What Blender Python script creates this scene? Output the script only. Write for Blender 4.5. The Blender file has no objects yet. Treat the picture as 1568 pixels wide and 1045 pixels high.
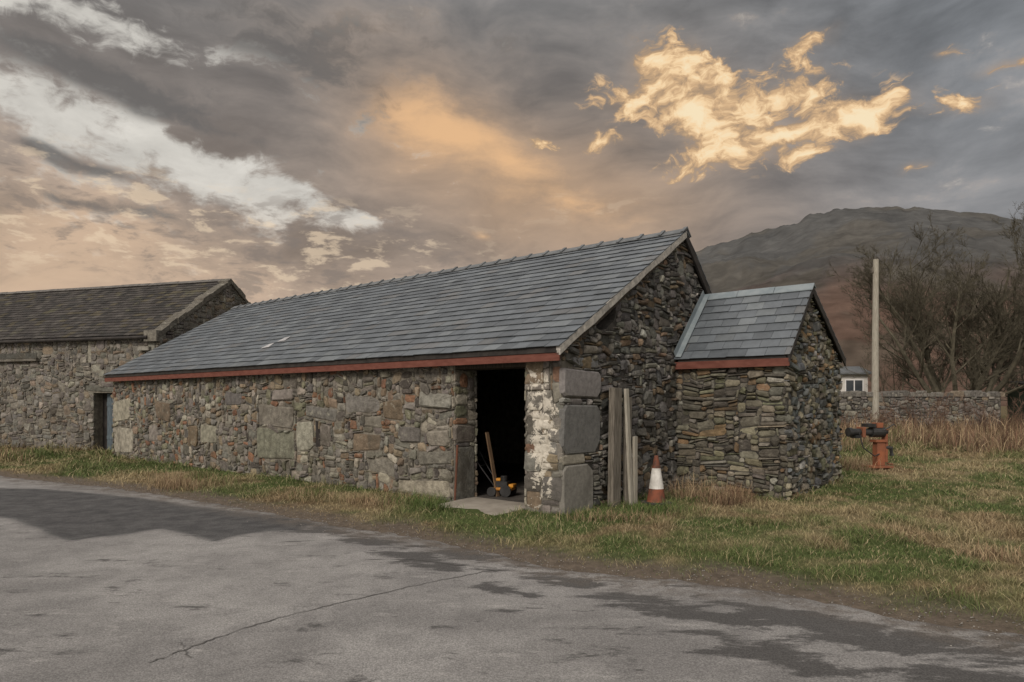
import bpy, math, random
import numpy as np
from mathutils import Vector, Matrix
R=math.radians
sc=bpy.context.scene
sc.view_settings.view_transform='Standard'
try: sc.view_settings.look='None'
except Exception: pass
sc.view_settings.exposure=0
F=1045.0; CX=784.0; HY=615.0; CH=1.65
# ---------------------------------------------------------------- helpers
_tab=np.random.RandomState(7).rand(256,256)
def vn(x,y,s=1.0,o=0):
    x=np.asarray(x,float)*s+o*17.3+1000; y=np.asarray(y,float)*s+o*9.1+1000
    xi=np.floor(x).astype(int); yi=np.floor(y).astype(int)
    fx=x-xi; fy=y-yi; fx=fx*fx*(3-2*fx); fy=fy*fy*(3-2*fy)
    g=lambda a,b:_tab[a%256,b%256]
    return (g(xi,yi)*(1-fx)+g(xi+1,yi)*fx)*(1-fy)+(g(xi,yi+1)*(1-fx)+g(xi+1,yi+1)*fx)*fy
def fbm(x,y,s=1.0,o=0,n=4):
    t=0;a=.5;k=0
    for i in range(n):
        t=t+a*vn(x,y,s*2**i,o+i*3); k+=a; a*=.5
    return t/k
def sst(a,b,x):
    t=np.clip((np.asarray(x,float)-a)/(b-a),0,1); return t*t*(3-2*t)

class NT:
    def __init__(s,nt): s.nt=nt
    def n(s,t,**kw):
        nd=s.nt.nodes.new(t)
        for k,v in kw.items(): setattr(nd,k,v)
        return nd
    def link(s,a,b): s.nt.links.new(a,b)
    def setin(s,sock,v):
        if isinstance(v,bpy.types.NodeSocket): s.link(v,sock)
        else: sock.default_value=v
    def m(s,op,a,b=0.0,c=0.0,clamp=False):
        nd=s.n('ShaderNodeMath',operation=op,use_clamp=clamp)
        for i,v in enumerate((a,b,c)): s.setin(nd.inputs[i],v)
        return nd.outputs[0]
    def mr(s,v,a,b,c=0.0,d=1.0,smooth=True):
        nd=s.n('ShaderNodeMapRange')
        if smooth: nd.interpolation_type='SMOOTHSTEP'
        for i,q in enumerate((v,a,b,c,d)): s.setin(nd.inputs[i],q)
        return nd.outputs[0]
    def noise(s,vec,scale,detail=6,rough=.55,dist=0.0,out=0):
        nd=s.n('ShaderNodeTexNoise'); s.link(vec,nd.inputs['Vector'])
        nd.inputs['Scale'].default_value=scale; nd.inputs['Detail'].default_value=detail
        nd.inputs['Roughness'].default_value=rough; nd.inputs['Distortion'].default_value=dist
        return nd.outputs[out]
    def mix(s,f,a,b,mode='MIX'):
        nd=s.n('ShaderNodeMix',data_type='RGBA',blend_type=mode)
        s.setin(nd.inputs[0],f)
        for i,v in ((6,a),(7,b)):
            if isinstance(v,(tuple,list)): v=(v[0],v[1],v[2],1)
            s.setin(nd.inputs[i],v)
        return nd.outputs[2]
    def gray(s,f):
        cc=s.n('ShaderNodeCombineColor')
        for i in range(3): s.link(f,cc.inputs[i])
        return cc.outputs[0]
    def ramp(s,f,pts):
        nd=s.n('ShaderNodeValToRGB'); s.link(f,nd.inputs[0])
        e=nd.color_ramp.elements
        while len(e)<len(pts): e.new(.5)
        for i,(p,c) in enumerate(pts):
            e[i].position=p; e[i].color=(c[0],c[1],c[2],1)
        return nd.outputs[0]
    def vmul(s,v,k):
        nd=s.n('ShaderNodeVectorMath',operation='MULTIPLY'); s.link(v,nd.inputs[0]); nd.inputs[1].default_value=k
        return nd.outputs[0]

def newmat(name):
    m=bpy.data.materials.new(name); m.use_nodes=True
    t=NT(m.node_tree); b=m.node_tree.nodes['Principled BSDF']
    return m,t,b
def bump(t,b,h,strength,dist):
    nd=t.n('ShaderNodeBump'); nd.inputs['Strength'].default_value=strength; nd.inputs['Distance'].default_value=dist
    t.link(h,nd.inputs['Height']); t.link(nd.outputs[0],b.inputs['Normal'])
def objco(t): return t.n('ShaderNodeTexCoord').outputs['Object']
def attr(t): 
    a=t.n('ShaderNodeAttribute'); a.attribute_name='Col'; return a.outputs['Color']

def mat_noise(name,c1,c2,scale=6,rough=.85,bs=.3,bscale=40,bd=.01,spec=.3,stretch=None,metal=0,detail=4):
    m,t,b=newmat(name); co=objco(t)
    v=t.vmul(co,stretch) if stretch else co
    n=t.noise(v,scale,detail,.6); f=t.mr(n,.3,.7)
    t.link(t.mix(f,c1,c2),b.inputs['Base Color'])
    b.inputs['Roughness'].default_value=rough; b.inputs['Specular IOR Level'].default_value=spec
    b.inputs['Metallic'].default_value=metal
    bump(t,b,t.noise(v,bscale,3,.65),bs,bd)
    return m
def mat_attr(name,var=(.7,1.3),scale=10,rough=.9,bs=.5,bscale=35,bd=.015,spec=.25,lichen=None,lth=(.56,.68),lscale=7,stain=None,sth=(.5,.7)):
    m,t,b=newmat(name); co=objco(t)
    n=t.noise(co,scale,4,.65)
    f=t.mr(n,.25,.75,var[0],var[1],False)
    c=t.mix(1.0,attr(t),t.gray(f),'MULTIPLY')
    if lichen:
        l=t.mr(t.noise(co,lscale,5,.7,.4),lth[0],lth[1],0,.8)
        c=t.mix(l,c,lichen)
    if stain:
        l=t.mr(t.noise(co,1.3,4,.65,.3),sth[0],sth[1],0,.65)
        c=t.mix(l,c,stain)
    t.link(c,b.inputs['Base Color'])
    b.inputs['Roughness'].default_value=rough; b.inputs['Specular IOR Level'].default_value=spec
    bump(t,b,t.noise(co,bscale,4,.72),bs,bd)
    return m

class MB:
    def __init__(s): s.v=[];s.f=[];s.c=[]
    def poly(s,pts,faces,col=(.5,.5,.5)):
        o=len(s.v); s.v+= [tuple(p) for p in pts]
        for f in faces: s.f.append(tuple(i+o for i in f)); s.c.append(col)
    def box(s,x0,x1,y0,y1,z0,z1,col=(.5,.5,.5),M=None):
        p=[(x,y,z) for z in(z0,z1) for y in(y0,y1) for x in(x0,x1)]
        if M is not None: p=[tuple(M@Vector(q)) for q in p]
        s.poly(p,[(0,2,3,1),(4,5,7,6),(0,1,5,4),(2,6,7,3),(0,4,6,2),(1,3,7,5)],col)
    def prism(s,prof,a,b,mk,col=(.5,.5,.5)):
        n=len(prof)
        pts=[mk(p,a) for p in prof]+[mk(p,b) for p in prof]
        fs=[tuple(range(n))[::-1],tuple(range(n,2*n))]+[(i,(i+1)%n,n+(i+1)%n,n+i) for i in range(n)]
        s.poly(pts,fs,col)
    def tube(s,path,rad,n=6,col=(.5,.5,.5),cap=True):
        o=len(s.v); k=len(path)
        for i,p in enumerate(path):
            p=Vector(p); d=(Vector(path[min(i+1,k-1)])-Vector(path[max(i-1,0)])).normalized()
            if abs(d.z)>.9: a=(Vector((1,0,0))-d*d.x).normalized()
            else: a=Vector((0,0,1)).cross(d).normalized()
            b=d.cross(a); r=rad[i] if isinstance(rad,(list,tuple)) else rad
            for j in range(n):
                t=2*math.pi*j/n; s.v.append(tuple(p+a*math.cos(t)*r+b*math.sin(t)*r))
        for i in range(k-1):
            for j in range(n):
                q=(j+1)%n
                s.f.append((o+i*n+j,o+i*n+q,o+(i+1)*n+q,o+(i+1)*n+j)); s.c.append(col)
        if cap:
            s.f.append(tuple(o+j for j in range(n))[::-1]); s.c.append(col)
            s.f.append(tuple(o+(k-1)*n+j for j in range(n))); s.c.append(col)
    def make(s,name,mat,parent=None,smooth=False,bevel=0):
        me=bpy.data.meshes.new(name); me.from_pydata(s.v,[],s.f)
        ca=me.color_attributes.new('Col','FLOAT_COLOR','CORNER')
        lens=np.array([len(f) for f in s.f]); cols=np.array(s.c,float)
        cols=np.hstack([cols,np.ones((len(cols),1))]); cols=np.repeat(cols,lens,axis=0)
        ca.data.foreach_set('color',cols.astype(np.float32).ravel())
        me.materials.append(mat)
        if smooth: me.polygons.foreach_set('use_smooth',[True]*len(me.polygons))
        me.validate(); me.update()
        ob=bpy.data.objects.new(name,me); sc.collection.objects.link(ob)
        if parent: ob.parent=parent
        if bevel:
            md=ob.modifiers.new('b','BEVEL'); md.width=bevel; md.segments=2; md.limit_method='ANGLE'
        return ob
def empty(name,loc=(0,0,0),rz=0):
    e=bpy.data.objects.new(name,None); e.location=loc; e.rotation_euler=(0,0,rz); sc.collection.objects.link(e); e.empty_display_size=.3
    return e

# ---------------------------------------------------------------- geometry frames
th=math.atan(1261/1045.)
U=(-math.sin(th),math.cos(th)); V=(math.cos(th),math.sin(th))
C0=(0.708,9.74)
RZ=math.atan2(-U[1],-U[0])
def px2s(x,w=0.0):
    a=(x-CX)/F; X0=C0[0]+w*V[0]; Y0=C0[1]+w*V[1]
    return (X0-a*Y0)/(-U[0]+U[1]*a)
def frontpt(x,y,w=0.0):
    s=px2s(x,w); d=C0[1]+w*V[1]+s*U[1]
    return -s, CH+(HY-y)/F*d
def tolocal(x,y):
    dx=x-C0[0]; dy=y-C0[1]
    return -(dx*U[0]+dy*U[1]), dx*V[0]+dy*V[1]

# ---------------------------------------------------------------- stone generator
def wchoice(rng,pal):
    t=sum(w for _,w in pal); r=rng.random()*t
    for c,w in pal:
        r-=w
        if r<=0: return c
    return pal[-1][0]
def stones(mb,org,ax,nrm,L,H,inside,pal,rng,holes=(),presets=(),cx=.05,cz=.035,wr=(2,8),hr=(1,4),prot=(.015,.05),gap=.008,warp=.03,x0=0.0,cvar=.2,hb=1,chf=.40):
    org=np.array(org,float); ax=np.array(ax,float); nrm=np.array(nrm,float); up=np.array((0,0,1.))
    nx=int(round(L/cx)); nz=int(round(H/cz)); occ=np.zeros((nz,nx),bool)
    for j in range(nz):
        for i in range(nx):
            if not inside(x0+(i+.5)*cx,(j+.5)*cz): occ[j,i]=True
    rects=[]
    def mark(r):
        i0=max(0,int(round((r[0]-x0)/cx))); i1=min(nx,int(round((r[2]-x0)/cx))); j0=max(0,int(round(r[1]/cz))); j1=min(nz,int(round(r[3]/cz)))
        occ[j0:j1,i0:i1]=True; return i0,j0,i1,j1
    for h in holes: mark(h)
    for r,c in presets:
        i0,j0,i1,j1=mark(r)
        rects.append((x0+i0*cx,j0*cz,x0+i1*cx,j1*cz,c,1))
    ks=list(range(hr[0],hr[1]+1)); wts=[1.0/(1+.35*abs(k-(hr[0]+hb))) for k in ks]
    for j in range(nz):
        i=0
        while i<nx:
            if occ[j,i]: i+=1; continue
            h=rng.choices(ks,weights=wts)[0]
            w=rng.randint(wr[0],wr[1])
            if rng.random()<.06: h+=2; w+=3
            if h>=3: w=max(w,3)
            run=0
            while i+run<nx and not occ[j,i+run] and run<w+1: run+=1
            if run>w: run=w
            if run<1: run=1
            while h>1 and (j+h>nz or occ[j:j+h,i:i+run].any()): h-=1
            occ[j:j+h,i:i+run]=True
            rects.append((x0+i*cx,j*cz,x0+(i+run)*cx,(j+h)*cz,None,0)); i+=run
    def wp(x,z):
        return (x+warp*.8*(float(vn(x,z,3.1,1))-.5), z+warp*1.6*(float(vn(x,z,1.3,4))-.5)+warp*.9*(float(vn(x,z,5,9))-.5)*(1 if z>.05 else 0))
    for (a,b,c,d,col,big) in rects:
        w=c-a;h=d-b
        g=gap*rng.uniform(.3,1.4); m=min(w,h)
        if m<.02: continue
        p=rng.uniform(*prot)
        if col is None: col=wchoice(rng,pal)
        k=rng.uniform(1-cvar,1+cvar); col2=tuple(min(.9,q*k*rng.uniform(.96,1.04)) for q in col)
        cc=lambda: m*rng.uniform(.08,chf)*(0.5 if big else 1)
        A,B,C,D=a+g,b+g,c-g,d-g
        c1,c2,c3,c4=cc(),cc(),cc(),cc()
        ol=[(A+c1,B),(C-c2,B),(C,B+c2),(C,D-c3),(C-c3,D),(A+c4,D),(A,D-c4),(A,B+c1)]
        jt=m*.09 if not big else .012
        ol=[(x+rng.uniform(-jt,jt),z+rng.uniform(-jt,jt)) for x,z in ol]
        mx=(A+C)/2;mz=(B+D)/2
        ins=m*rng.uniform(.1,.22) if not big else .02
        pts=[]
        tx=rng.uniform(-1,1)*.35*(p); tz=rng.uniform(-1,1)*.35*p
        for ring in range(3):
            for (x,z) in ol:
                if ring==2:
                    x=x+(ins if x<mx else -ins); z=z+(ins if z<mz else -ins)
                X,Z=wp(x,z)
                dep=(-.03,p*.55,p)[ring]
                if ring: dep+= (x-mx)/max(w,.01)*2*tx+(z-mz)/max(h,.01)*2*tz+rng.uniform(-.004,.004)
                pts.append(org+ax*X+up*Z+nrm*dep)
        X,Z=wp(mx+rng.uniform(-.1,.1)*w,mz); pts.append(org+ax*X+up*Z+nrm*(p+rng.uniform(0,.008)))
        fs=[]
        for r_ in range(2):
            for i in range(8):
                q=(i+1)%8; fs.append((r_*8+i,r_*8+q,r_*8+8+q,r_*8+8+i))
        for i in range(8): fs.append((16+i,16+(i+1)%8,24))
        mb.poly(pts,fs,col2)

def slates(mb,org,ax,up,nrm,L,S,gauge,width,rng,pal,off0=0):
    org=Vector(org);ax=Vector(ax);up=Vector(up);nrm=Vector(nrm)
    nr=int(math.ceil(S/gauge))
    for r in range(nr):
        y0=r*gauge; y1=min(y0+gauge+.06,S)
        x=-(r%2)*width/2
        while x<L:
            w=width*rng.uniform(.93,1.07)
            a=max(x,0)+.0025;b=min(x+w,L)-.0025; x+=w
            if b-a<.03: continue
            j=rng.uniform(-.007,.007); l=rng.uniform(0,.006)
            c=wchoice(rng,pal);k=rng.uniform(.85,1.15);c=tuple(q*k for q in c)
            h0=.026+l;h1=.006;t=.009
            P=lambda X,Y,Z:tuple(org+ax*X+up*Y+nrm*Z)
            pts=[P(a,y0+j,h0-t),P(b,y0+j+rng.uniform(-.004,.004),h0-t),P(b,y1,h1-t),P(a,y1,h1-t),
                 P(a,y0+j,h0),P(b,y0+j,h0+rng.uniform(-.002,.002)),P(b,y1,h1),P(a,y1,h1)]
            mb.poly(pts,[(3,2,1,0),(4,5,6,7),(0,1,5,4),(1,2,6,5),(2,3,7,6),(3,0,4,7)],c)

# ---------------------------------------------------------------- materials
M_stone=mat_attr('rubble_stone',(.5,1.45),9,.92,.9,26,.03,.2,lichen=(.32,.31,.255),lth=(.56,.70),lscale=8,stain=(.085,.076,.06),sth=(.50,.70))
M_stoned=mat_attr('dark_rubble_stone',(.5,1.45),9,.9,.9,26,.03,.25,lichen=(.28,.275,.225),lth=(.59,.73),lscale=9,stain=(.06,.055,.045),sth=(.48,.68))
M_block=mat_attr('quoin_block',(.7,1.25),14,.9,.7,45,.018,.2,lichen=(.28,.275,.24),lth=(.60,.76),lscale=5,stain=(.11,.103,.09),sth=(.5,.75))
M_mortar=mat_noise('lime_mortar',(.12,.11,.092),(.25,.23,.19),7,.95,.9,28,.025)
M_gapd=mat_noise('dark_joint',(.035,.033,.03),(.09,.083,.073),7,.95,.8,28,.02)
M_slate=mat_attr('roof_slate',(.78,1.22),5,.5,.25,60,.004,.5,lichen=(.165,.18,.18),lth=(.6,.8),lscale=2.2)
M_slateold=mat_attr('old_roof_slate',(.6,1.35),3,.85,.5,40,.01,.2,lichen=(.12,.115,.07),lth=(.56,.72),lscale=1.5)
M_ridge=mat_noise('ridge_tile',(.10,.108,.115),(.155,.165,.17),5,.6,.3,40,.005)
M_red=mat_noise('red_fascia_paint',(.12,.04,.028),(.175,.066,.048),5,.65,.25,40,.004,stretch=(1,1,3))
M_dark=mat_noise('black_bargeboard',(.02,.018,.017),(.045,.04,.036),5,.7,.2,40,.004)
M_verge=mat_noise('verge_mortar',(.26,.25,.23),(.46,.44,.40),9,.9,.8,35,.014)
M_lead=mat_noise('lead_flashing',(.15,.185,.205),(.22,.255,.27),4,.5,.2,20,.005,spec=.5)
M_wood=mat_noise('weathered_wood',(.09,.08,.065),(.21,.19,.16),5,.9,.6,12,.01,stretch=(9,9,.8))
M_woodl=mat_noise('pale_weathered_wood',(.26,.24,.2),(.42,.4,.34),5,.9,.5,12,.01,stretch=(9,9,.8))
M_woodd=mat_noise('dark_timber',(.03,.025,.02),(.08,.065,.05),5,.9,.5,12,.01,stretch=(6,6,1))
M_conc=mat_noise('concrete',(.24,.215,.18),(.34,.31,.265),3,.9,.5,30,.01)
M_floor=mat_noise('earth_floor',(.05,.045,.04),(.1,.09,.08),3,.95,.5,20,.02)
m,t,b=newmat('flaking_whitewash'); co=objco(t)
n=t.noise(co,4.6,6,.72,.6)
f0=t.mr(t.noise(co,12,5,.7),.3,.7,.6,1.35,False)
base=t.mix(1.0,attr(t),t.gray(f0),'MULTIPLY')
szz=t.n('ShaderNodeSeparateXYZ'); t.link(co,szz.inputs[0])
hgt=t.mr(t.m('ABSOLUTE',t.m('SUBTRACT',szz.outputs[2],1.25)),0,1.3,.04,-.09)
edgef=t.mr(t.m('ABSOLUTE',t.m('ADD',szz.outputs[0],.36)),.08,.36,.03,-.10)
f=t.mr(t.m('ADD',t.m('ADD',n,hgt),edgef),.505,.54)
t.link(t.mix(f,base,t.mix(t.mr(t.noise(co,14,4,.6),.4,.7),(.60,.565,.49),(.42,.39,.33))),b.inputs['Base Color']); b.inputs['Roughness'].default_value=.9
bump(t,b,t.m('ADD',t.noise(co,35,5,.7),t.m('MULTIPLY',f,.4)),.6,.015)
M_white=m

P_front=[((.205,.192,.168),5),((.29,.27,.225),3),((.225,.18,.13),2.8),((.11,.102,.09),2.8),((.22,.125,.08),1.1),((.18,.175,.125),1.6),((.16,.15,.134),3)]
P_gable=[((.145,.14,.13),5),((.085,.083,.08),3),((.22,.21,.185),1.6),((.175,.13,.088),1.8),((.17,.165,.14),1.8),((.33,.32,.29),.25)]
P_annex=[((.19,.175,.14),4),((.12,.112,.095),3),((.25,.225,.165),1.5),((.21,.145,.085),1.4),((.16,.155,.105),2.0),((.28,.27,.235),.4)]
P_barn=[((.19,.18,.16),5),((.26,.245,.21),2.2),((.115,.108,.097),3),((.20,.165,.125),2),((.15,.142,.13),3)]

# ================================================================ MAIN BARN
barn=empty('stone_barn',(C0[0],C0[1],0),RZ)
Lm=16.1; WT=.5; RW=3.8; RZH=4.79; EZ=2.42
eave_y=-.2; ridge_y=RW; rear_y=6.2
def roofz(y):
    if y<=ridge_y: return EZ+(y-eave_y)*(RZH-EZ)/(ridge_y-eave_y)
    return RZH-(y-ridge_y)*.90
DL,DR=-2.12,-.655; DH=2.17
mb=MB()
mb.box(-Lm,DL,0,WT,-.3,2.40)
mb.box(-Lm,0,rear_y-WT,rear_y,-.3,2.5)
mb.make('wall_core_front',M_mortar,barn)
mb=MB(); mb.box(DR,0,0,WT,-.3,2.40,(.13,.12,.10)); mb.make('pier_core',M_white,barn)
mb=MB()
prof=[(WT+.001,-.3),(rear_y-.001-WT,-.3),(rear_y-.001-WT,roofz(rear_y-WT)-.06),(ridge_y,RZH-.08),(1.55,roofz(1.55)-.06),(1.45,2.95),(1.2,2.78),(.95,2.72),(.8,2.9),(.72,roofz(.72)-.06),(WT+.001,roofz(WT)-.06)]
mb.prism(prof,-WT,0,lambda p,q:(q,p[0],p[1]))
mb.make('gable_core',M_gapd,barn)
mb=MB()
prof=[(WT+.001,-.3),(rear_y-.001-WT,-.3),(rear_y-.001-WT,roofz(rear_y-WT)-.06),(ridge_y,RZH-.08),(WT+.001,roofz(WT)-.06)]
mb.prism(prof,-Lm,-Lm+WT,lambda p,q:(q,p[0],p[1]))
mb.make('far_gable_core',M_mortar,barn)
mb=MB(); mb.box(DL-.25,DR+.25,.004,WT-.02,DH,2.395); mb.make('door_lintel',M_woodd,barn)
mb=MB(); mb.box(-Lm+WT,-WT,WT,rear_y-WT,-.2,.05); mb.box(DL,DR,-.02,WT,-.2,.055); mb.make('barn_floor',M_floor,barn)
mb=MB(); 
mb.prism([(-.75,-.02),(-.7,.03),(-.02,.065),(.4,.065),(.4,-.1),(-.75,-.1)],DL+.08,DR-.02,lambda p,q:(q,p[0],p[1]))
mb.make('door_threshold',M_conc,barn,bevel=.015)
rng=random.Random(3)
pres=[]
def PR(x0,y0,x1,y1,c):
    a=frontpt(x0,y1);b=frontpt(x1,y0); m_=frontpt((x0+x1)/2,y0)[1]; m2=frontpt((x0+x1)/2,y1)[1]
    pres.append(((a[0],max(0,m2),b[0],m_),c))
lt=(.27,.255,.21); gy=(.20,.19,.165); dk=(.14,.133,.12); br=(.215,.17,.12)
for q in [(393,655,452,700,lt),(396,620,450,650,gy),(455,645,480,692,lt),(492,645,508,686,gy),(528,600,580,628,gy),(585,610,617,642,br),
          (308,648,333,680,lt),(288,648,305,678,br),(640,603,692,624,gy),(565,703,606,727,lt),(175,612,200,645,lt),(176,655,204,692,lt),
          (655,655,690,680,(.33,.31,.26)),(418,597,450,613,gy),(610,735,690,757,lt),(470,622,515,641,gy),(540,665,582,692,br),(610,650,645,672,gy),
          (345,600,372,622,dk),(240,610,262,640,br),(228,650,243,676,gy),(640,690,692,712,gy),(560,640,583,656,lt)]: PR(*q)
slit=frontpt(484,684)[0],frontpt(484,684)[1],frontpt(491,645)[0],frontpt(487,645)[1]
mb=MB()
X0f=-Lm-.04
stones(mb,(0,0,-.02),(1,0,0),(0,-1,0),Lm+DL+.04,2.34,lambda x,z:True,P_front,rng,holes=[slit],presets=pres,cx=.05,cz=.036,wr=(2,6),hr=(1,5),prot=(.004,.05),gap=.009,warp=.11,x0=X0f,cvar=.3,hb=2)
mb.make('front_wall_stones',M_stone,barn)
mb=MB(); mb.box(slit[0],slit[2]+.02,-.006,.01,slit[1],slit[3]); mb.make('vent_slit_shade',M_dark,barn)  # dark panel on the uncut wall stands in for shade in the slit
mb=MB()
stones(mb,(DL,-.02,0),(0,1,0),(1,0,0),.54,2.16,lambda x,z:True,P_front,rng,presets=[((0.0,0.0,.5,.92),(.17,.16,.145)),((0.02,1.0,.45,1.3),gy)],cx=.06,cz=.04,wr=(2,6),hr=(2,5),prot=(.01,.035))
mb.make('door_jamb_stones',M_stone,barn)
mb=MB()
stones(mb,(DR,.52,0),(0,-1,0),(-1,0,0),.54,2.16,lambda x,z:True,P_front,rng,cx=.06,cz=.04,wr=(2,6),hr=(2,5),prot=(.01,.02))
mb.make('pier_reveal_stones',M_stone,barn)
mb=MB()
P_pier=[((.17,.16,.14),4),((.21,.165,.115),2),((.11,.10,.088),2),((.19,.115,.075),1.2)]
stones(mb,(0,0,-.02),(1,0,0),(0,-1,0),.66,2.34,lambda x,z:True,P_pier,rng,cx=.05,cz=.045,wr=(3,9),hr=(2,6),prot=(.004,.035),gap=.006,x0=-.64,warp=.08,chf=.22)
mb.make('whitewashed_pier_stones',M_white,barn)
bigs=[((0.0,1.70,.98,2.14),(.195,.19,.178)),((0.0,.92,.98,1.62),(.18,.176,.165)),((0.0,.0,.80,.76),(.195,.19,.178)),((0,.78,.62,.9),(.23,.21,.175)),((0.3,2.17,.95,2.30),(.15,.15,.14))]
mb=MB(); mb2=MB()
def ing(x,z):
    if x>rear_y: return False
    if z>roofz(x)-.14: return False
    if .72<x<1.5 and z>2.75+abs(x-1.1)*.3: return False
    if x<1.0 and z<2.16 : return False
    return True
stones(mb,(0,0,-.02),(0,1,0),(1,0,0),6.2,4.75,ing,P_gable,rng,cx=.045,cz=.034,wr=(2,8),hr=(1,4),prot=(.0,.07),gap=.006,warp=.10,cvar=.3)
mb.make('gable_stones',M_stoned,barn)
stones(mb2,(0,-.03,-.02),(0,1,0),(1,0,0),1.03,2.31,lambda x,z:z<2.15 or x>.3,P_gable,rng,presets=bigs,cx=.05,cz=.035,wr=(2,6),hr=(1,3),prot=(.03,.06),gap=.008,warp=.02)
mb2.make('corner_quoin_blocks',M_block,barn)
OH=.12
def roofside(parent,pre,x0,x1,ya,za,yb,zb,gauge,width,pal,mat,rng,core=M_dark):
    d=Vector((0,yb-ya,zb-za)); S=d.length; d.normalize()
    n=Vector((1,0,0)).cross(d)
    if n.z<0: n=-n
    mb=MB()
    pr=[(ya,za),(yb,zb),(yb,zb-.06),(ya,za-.06)]
    mb.prism(pr,x0+.07,x1-.07,lambda p,q:(q,p[0],p[1])); mb.make(pre+'_roof_deck',core,parent)
    mb=MB(); slates(mb,(x0,ya-d.y*.03,za-d.z*.03),(1,0,0),d,n,x1-x0,S+.02,gauge,width,rng,pal)
    mb.make(pre+'_roof_slates',mat,parent)
P_sl=[((.105,.120,.134),5),((.085,.098,.11),3),((.127,.143,.154),2),((.114,.12,.124),1)]
roofside(barn,'front',-Lm-OH,OH,eave_y,EZ,ridge_y,RZH,.232,.31,P_sl,M_slate,rng)
roofside(barn,'rear',-Lm-OH,OH,rear_y+.1,RZH-(rear_y+.1-ridge_y)*.9,ridge_y,RZH,.25,.36,P_sl,M_slate,rng)
def ridge(parent,x0,x1,y,z,step,mat,sf,sr,rng,coll=True,w=.15):
    mb=MB(); n=int(round((x1-x0)/step)); step=(x1-x0)/n
    for i in range(n):
        a=x0+i*step+.004; b=a+step-.008; dz=rng.uniform(-.006,.006)
        def pr(w,h): return [(y-w,z+h-w*sf+dz),(y,z+h+dz+.01),(y+w,z+h-w*sr+dz),(y+w,z+h-w*sr-.015+dz),(y,z+h-.03+dz),(y-w,z+h-w*sf-.015+dz)]
        mb.prism(pr(w,.055),a,b,lambda p,q:(q,p[0],p[1]))
        if coll: mb.prism(pr(w+.012,.082),b-.05,b+.02,lambda p,q:(q,p[0],p[1]))
    mb.make('ridge_tiles',mat,parent)
ridge(barn,-Lm-OH,OH,ridge_y,RZH,.45,M_ridge,(RZH-EZ)/4.0,.9,rng)
mb=MB()
mb.box(-Lm-.1,OH-.02,-.2,-.175,EZ-.20,EZ-.085); mb.make('red_fascia',M_red,barn,bevel=.003)
mb=MB(); mb.box(-Lm-.1,OH-.025,-.174,.0,EZ-.10,EZ-.075); mb.box(-Lm-.12,OH-.06,-.215,-.17,EZ-.082,EZ-.055); mb.make('eaves_soffit',M_dark,barn)
mb=MB()
sl=(RZH-EZ)/4.0
N_=26
pa=[(-.2+ (ridge_y+.2)*i/N_) for i in range(N_+1)]
for i in range(N_):
    y0,y1=pa[i],pa[i+1]; t0,t1=[.105+.03*float(vn(q,0,3.3,2)) for q in (y0,y1)]
    z0=EZ+(y0+.2)*sl; z1=EZ+(y1+.2)*sl
    mb.prism([(y0,z0+.004),(y0,z0-t0),(y1,z1-t1),(y1,z1+.004)],.04,OH-.008+.01*float(vn(y0,1,5)),lambda p,q:(q,p[0],p[1]))
mb.make('verge_mortar_strip',M_verge,barn)
mb=MB(); prof=[(-.15,EZ-.13),(-.12,EZ-.2),(ridge_y-.02,RZH-.21),(ridge_y,RZH-.14)]
mb.prism(prof,.01,.035,lambda p,q:(q,p[0],p[1])); mb.make('under_cloak',M_woodd,barn)
mb=MB(); ye=rear_y+.12; prof=[(ridge_y,RZH),(ye,RZH-(ye-ridge_y)*.9),(ye,RZH-(ye-ridge_y)*.9-.2),(ridge_y,RZH-.17)]
mb.prism(prof,.075,OH-.006,lambda p,q:(q,p[0],p[1])); mb.make('rear_bargeboard',M_dark,barn)
a=frontpt(432,540,1.0)
mb=MB()
for dx,dz_ in ((0,0),(.25,.22)):
    yy=.62+dz_*1.2; xx=a[0]+dx
    zz=EZ+(yy+.2)*sl+.036
    mb.poly([(xx-.12,yy-.1,zz-.1*sl),(xx+.16,yy-.07,zz-.07*sl),(xx+.1,yy+.12,zz+.12*sl),(xx-.08,yy+.08,zz+.08*sl)],[(0,1,2,3)],(.45,.45,.45))
mb.make('slipped_slate',mat_noise('fresh_slate_break',(.3,.3,.31),(.5,.5,.5)),barn)

# ================================================================ ANNEX (stone shed)
shed=empty('stone_shed',(C0[0],C0[1],0),RZ)
AY=3.6; AL=1.98; AD=3.2; AE=2.42; ARY=AY+1.12; ARZ=3.68
a_rs=(ARZ-2.5)/(AD+.1-1.12)
def az_(y): return AE+(y-AY+.12)*(ARZ-AE)/(1.24) if y<ARY else ARZ-(y-ARY)*a_rs
mb=MB()
mb.box(.01,AL,AY,AY+.45,-.3,2.38)
prof=[(AY+.45,-.3),(AY+AD,-.3),(AY+AD,az_(AY+AD)-.07),(ARY,ARZ-.08),(AY+.45,az_(AY+.45)-.07)]
mb.prism(prof,AL-.45,AL,lambda p,q:(q,p[0],p[1]))
mb.box(.01,AL-.45,AY+AD-.45,AY+AD,-.3,2.35)
mb.make('shed_wall_core',M_gapd,shed)
mb=MB()
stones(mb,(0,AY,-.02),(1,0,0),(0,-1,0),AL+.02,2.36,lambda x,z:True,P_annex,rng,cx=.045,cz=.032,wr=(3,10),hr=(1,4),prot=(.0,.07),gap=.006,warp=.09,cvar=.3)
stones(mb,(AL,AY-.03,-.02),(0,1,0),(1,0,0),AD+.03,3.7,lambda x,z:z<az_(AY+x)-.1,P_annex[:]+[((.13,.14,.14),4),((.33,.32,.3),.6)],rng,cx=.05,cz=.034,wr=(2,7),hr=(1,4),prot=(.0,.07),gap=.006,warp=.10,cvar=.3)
mb.make('shed_stones',M_stoned,shed)
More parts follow.
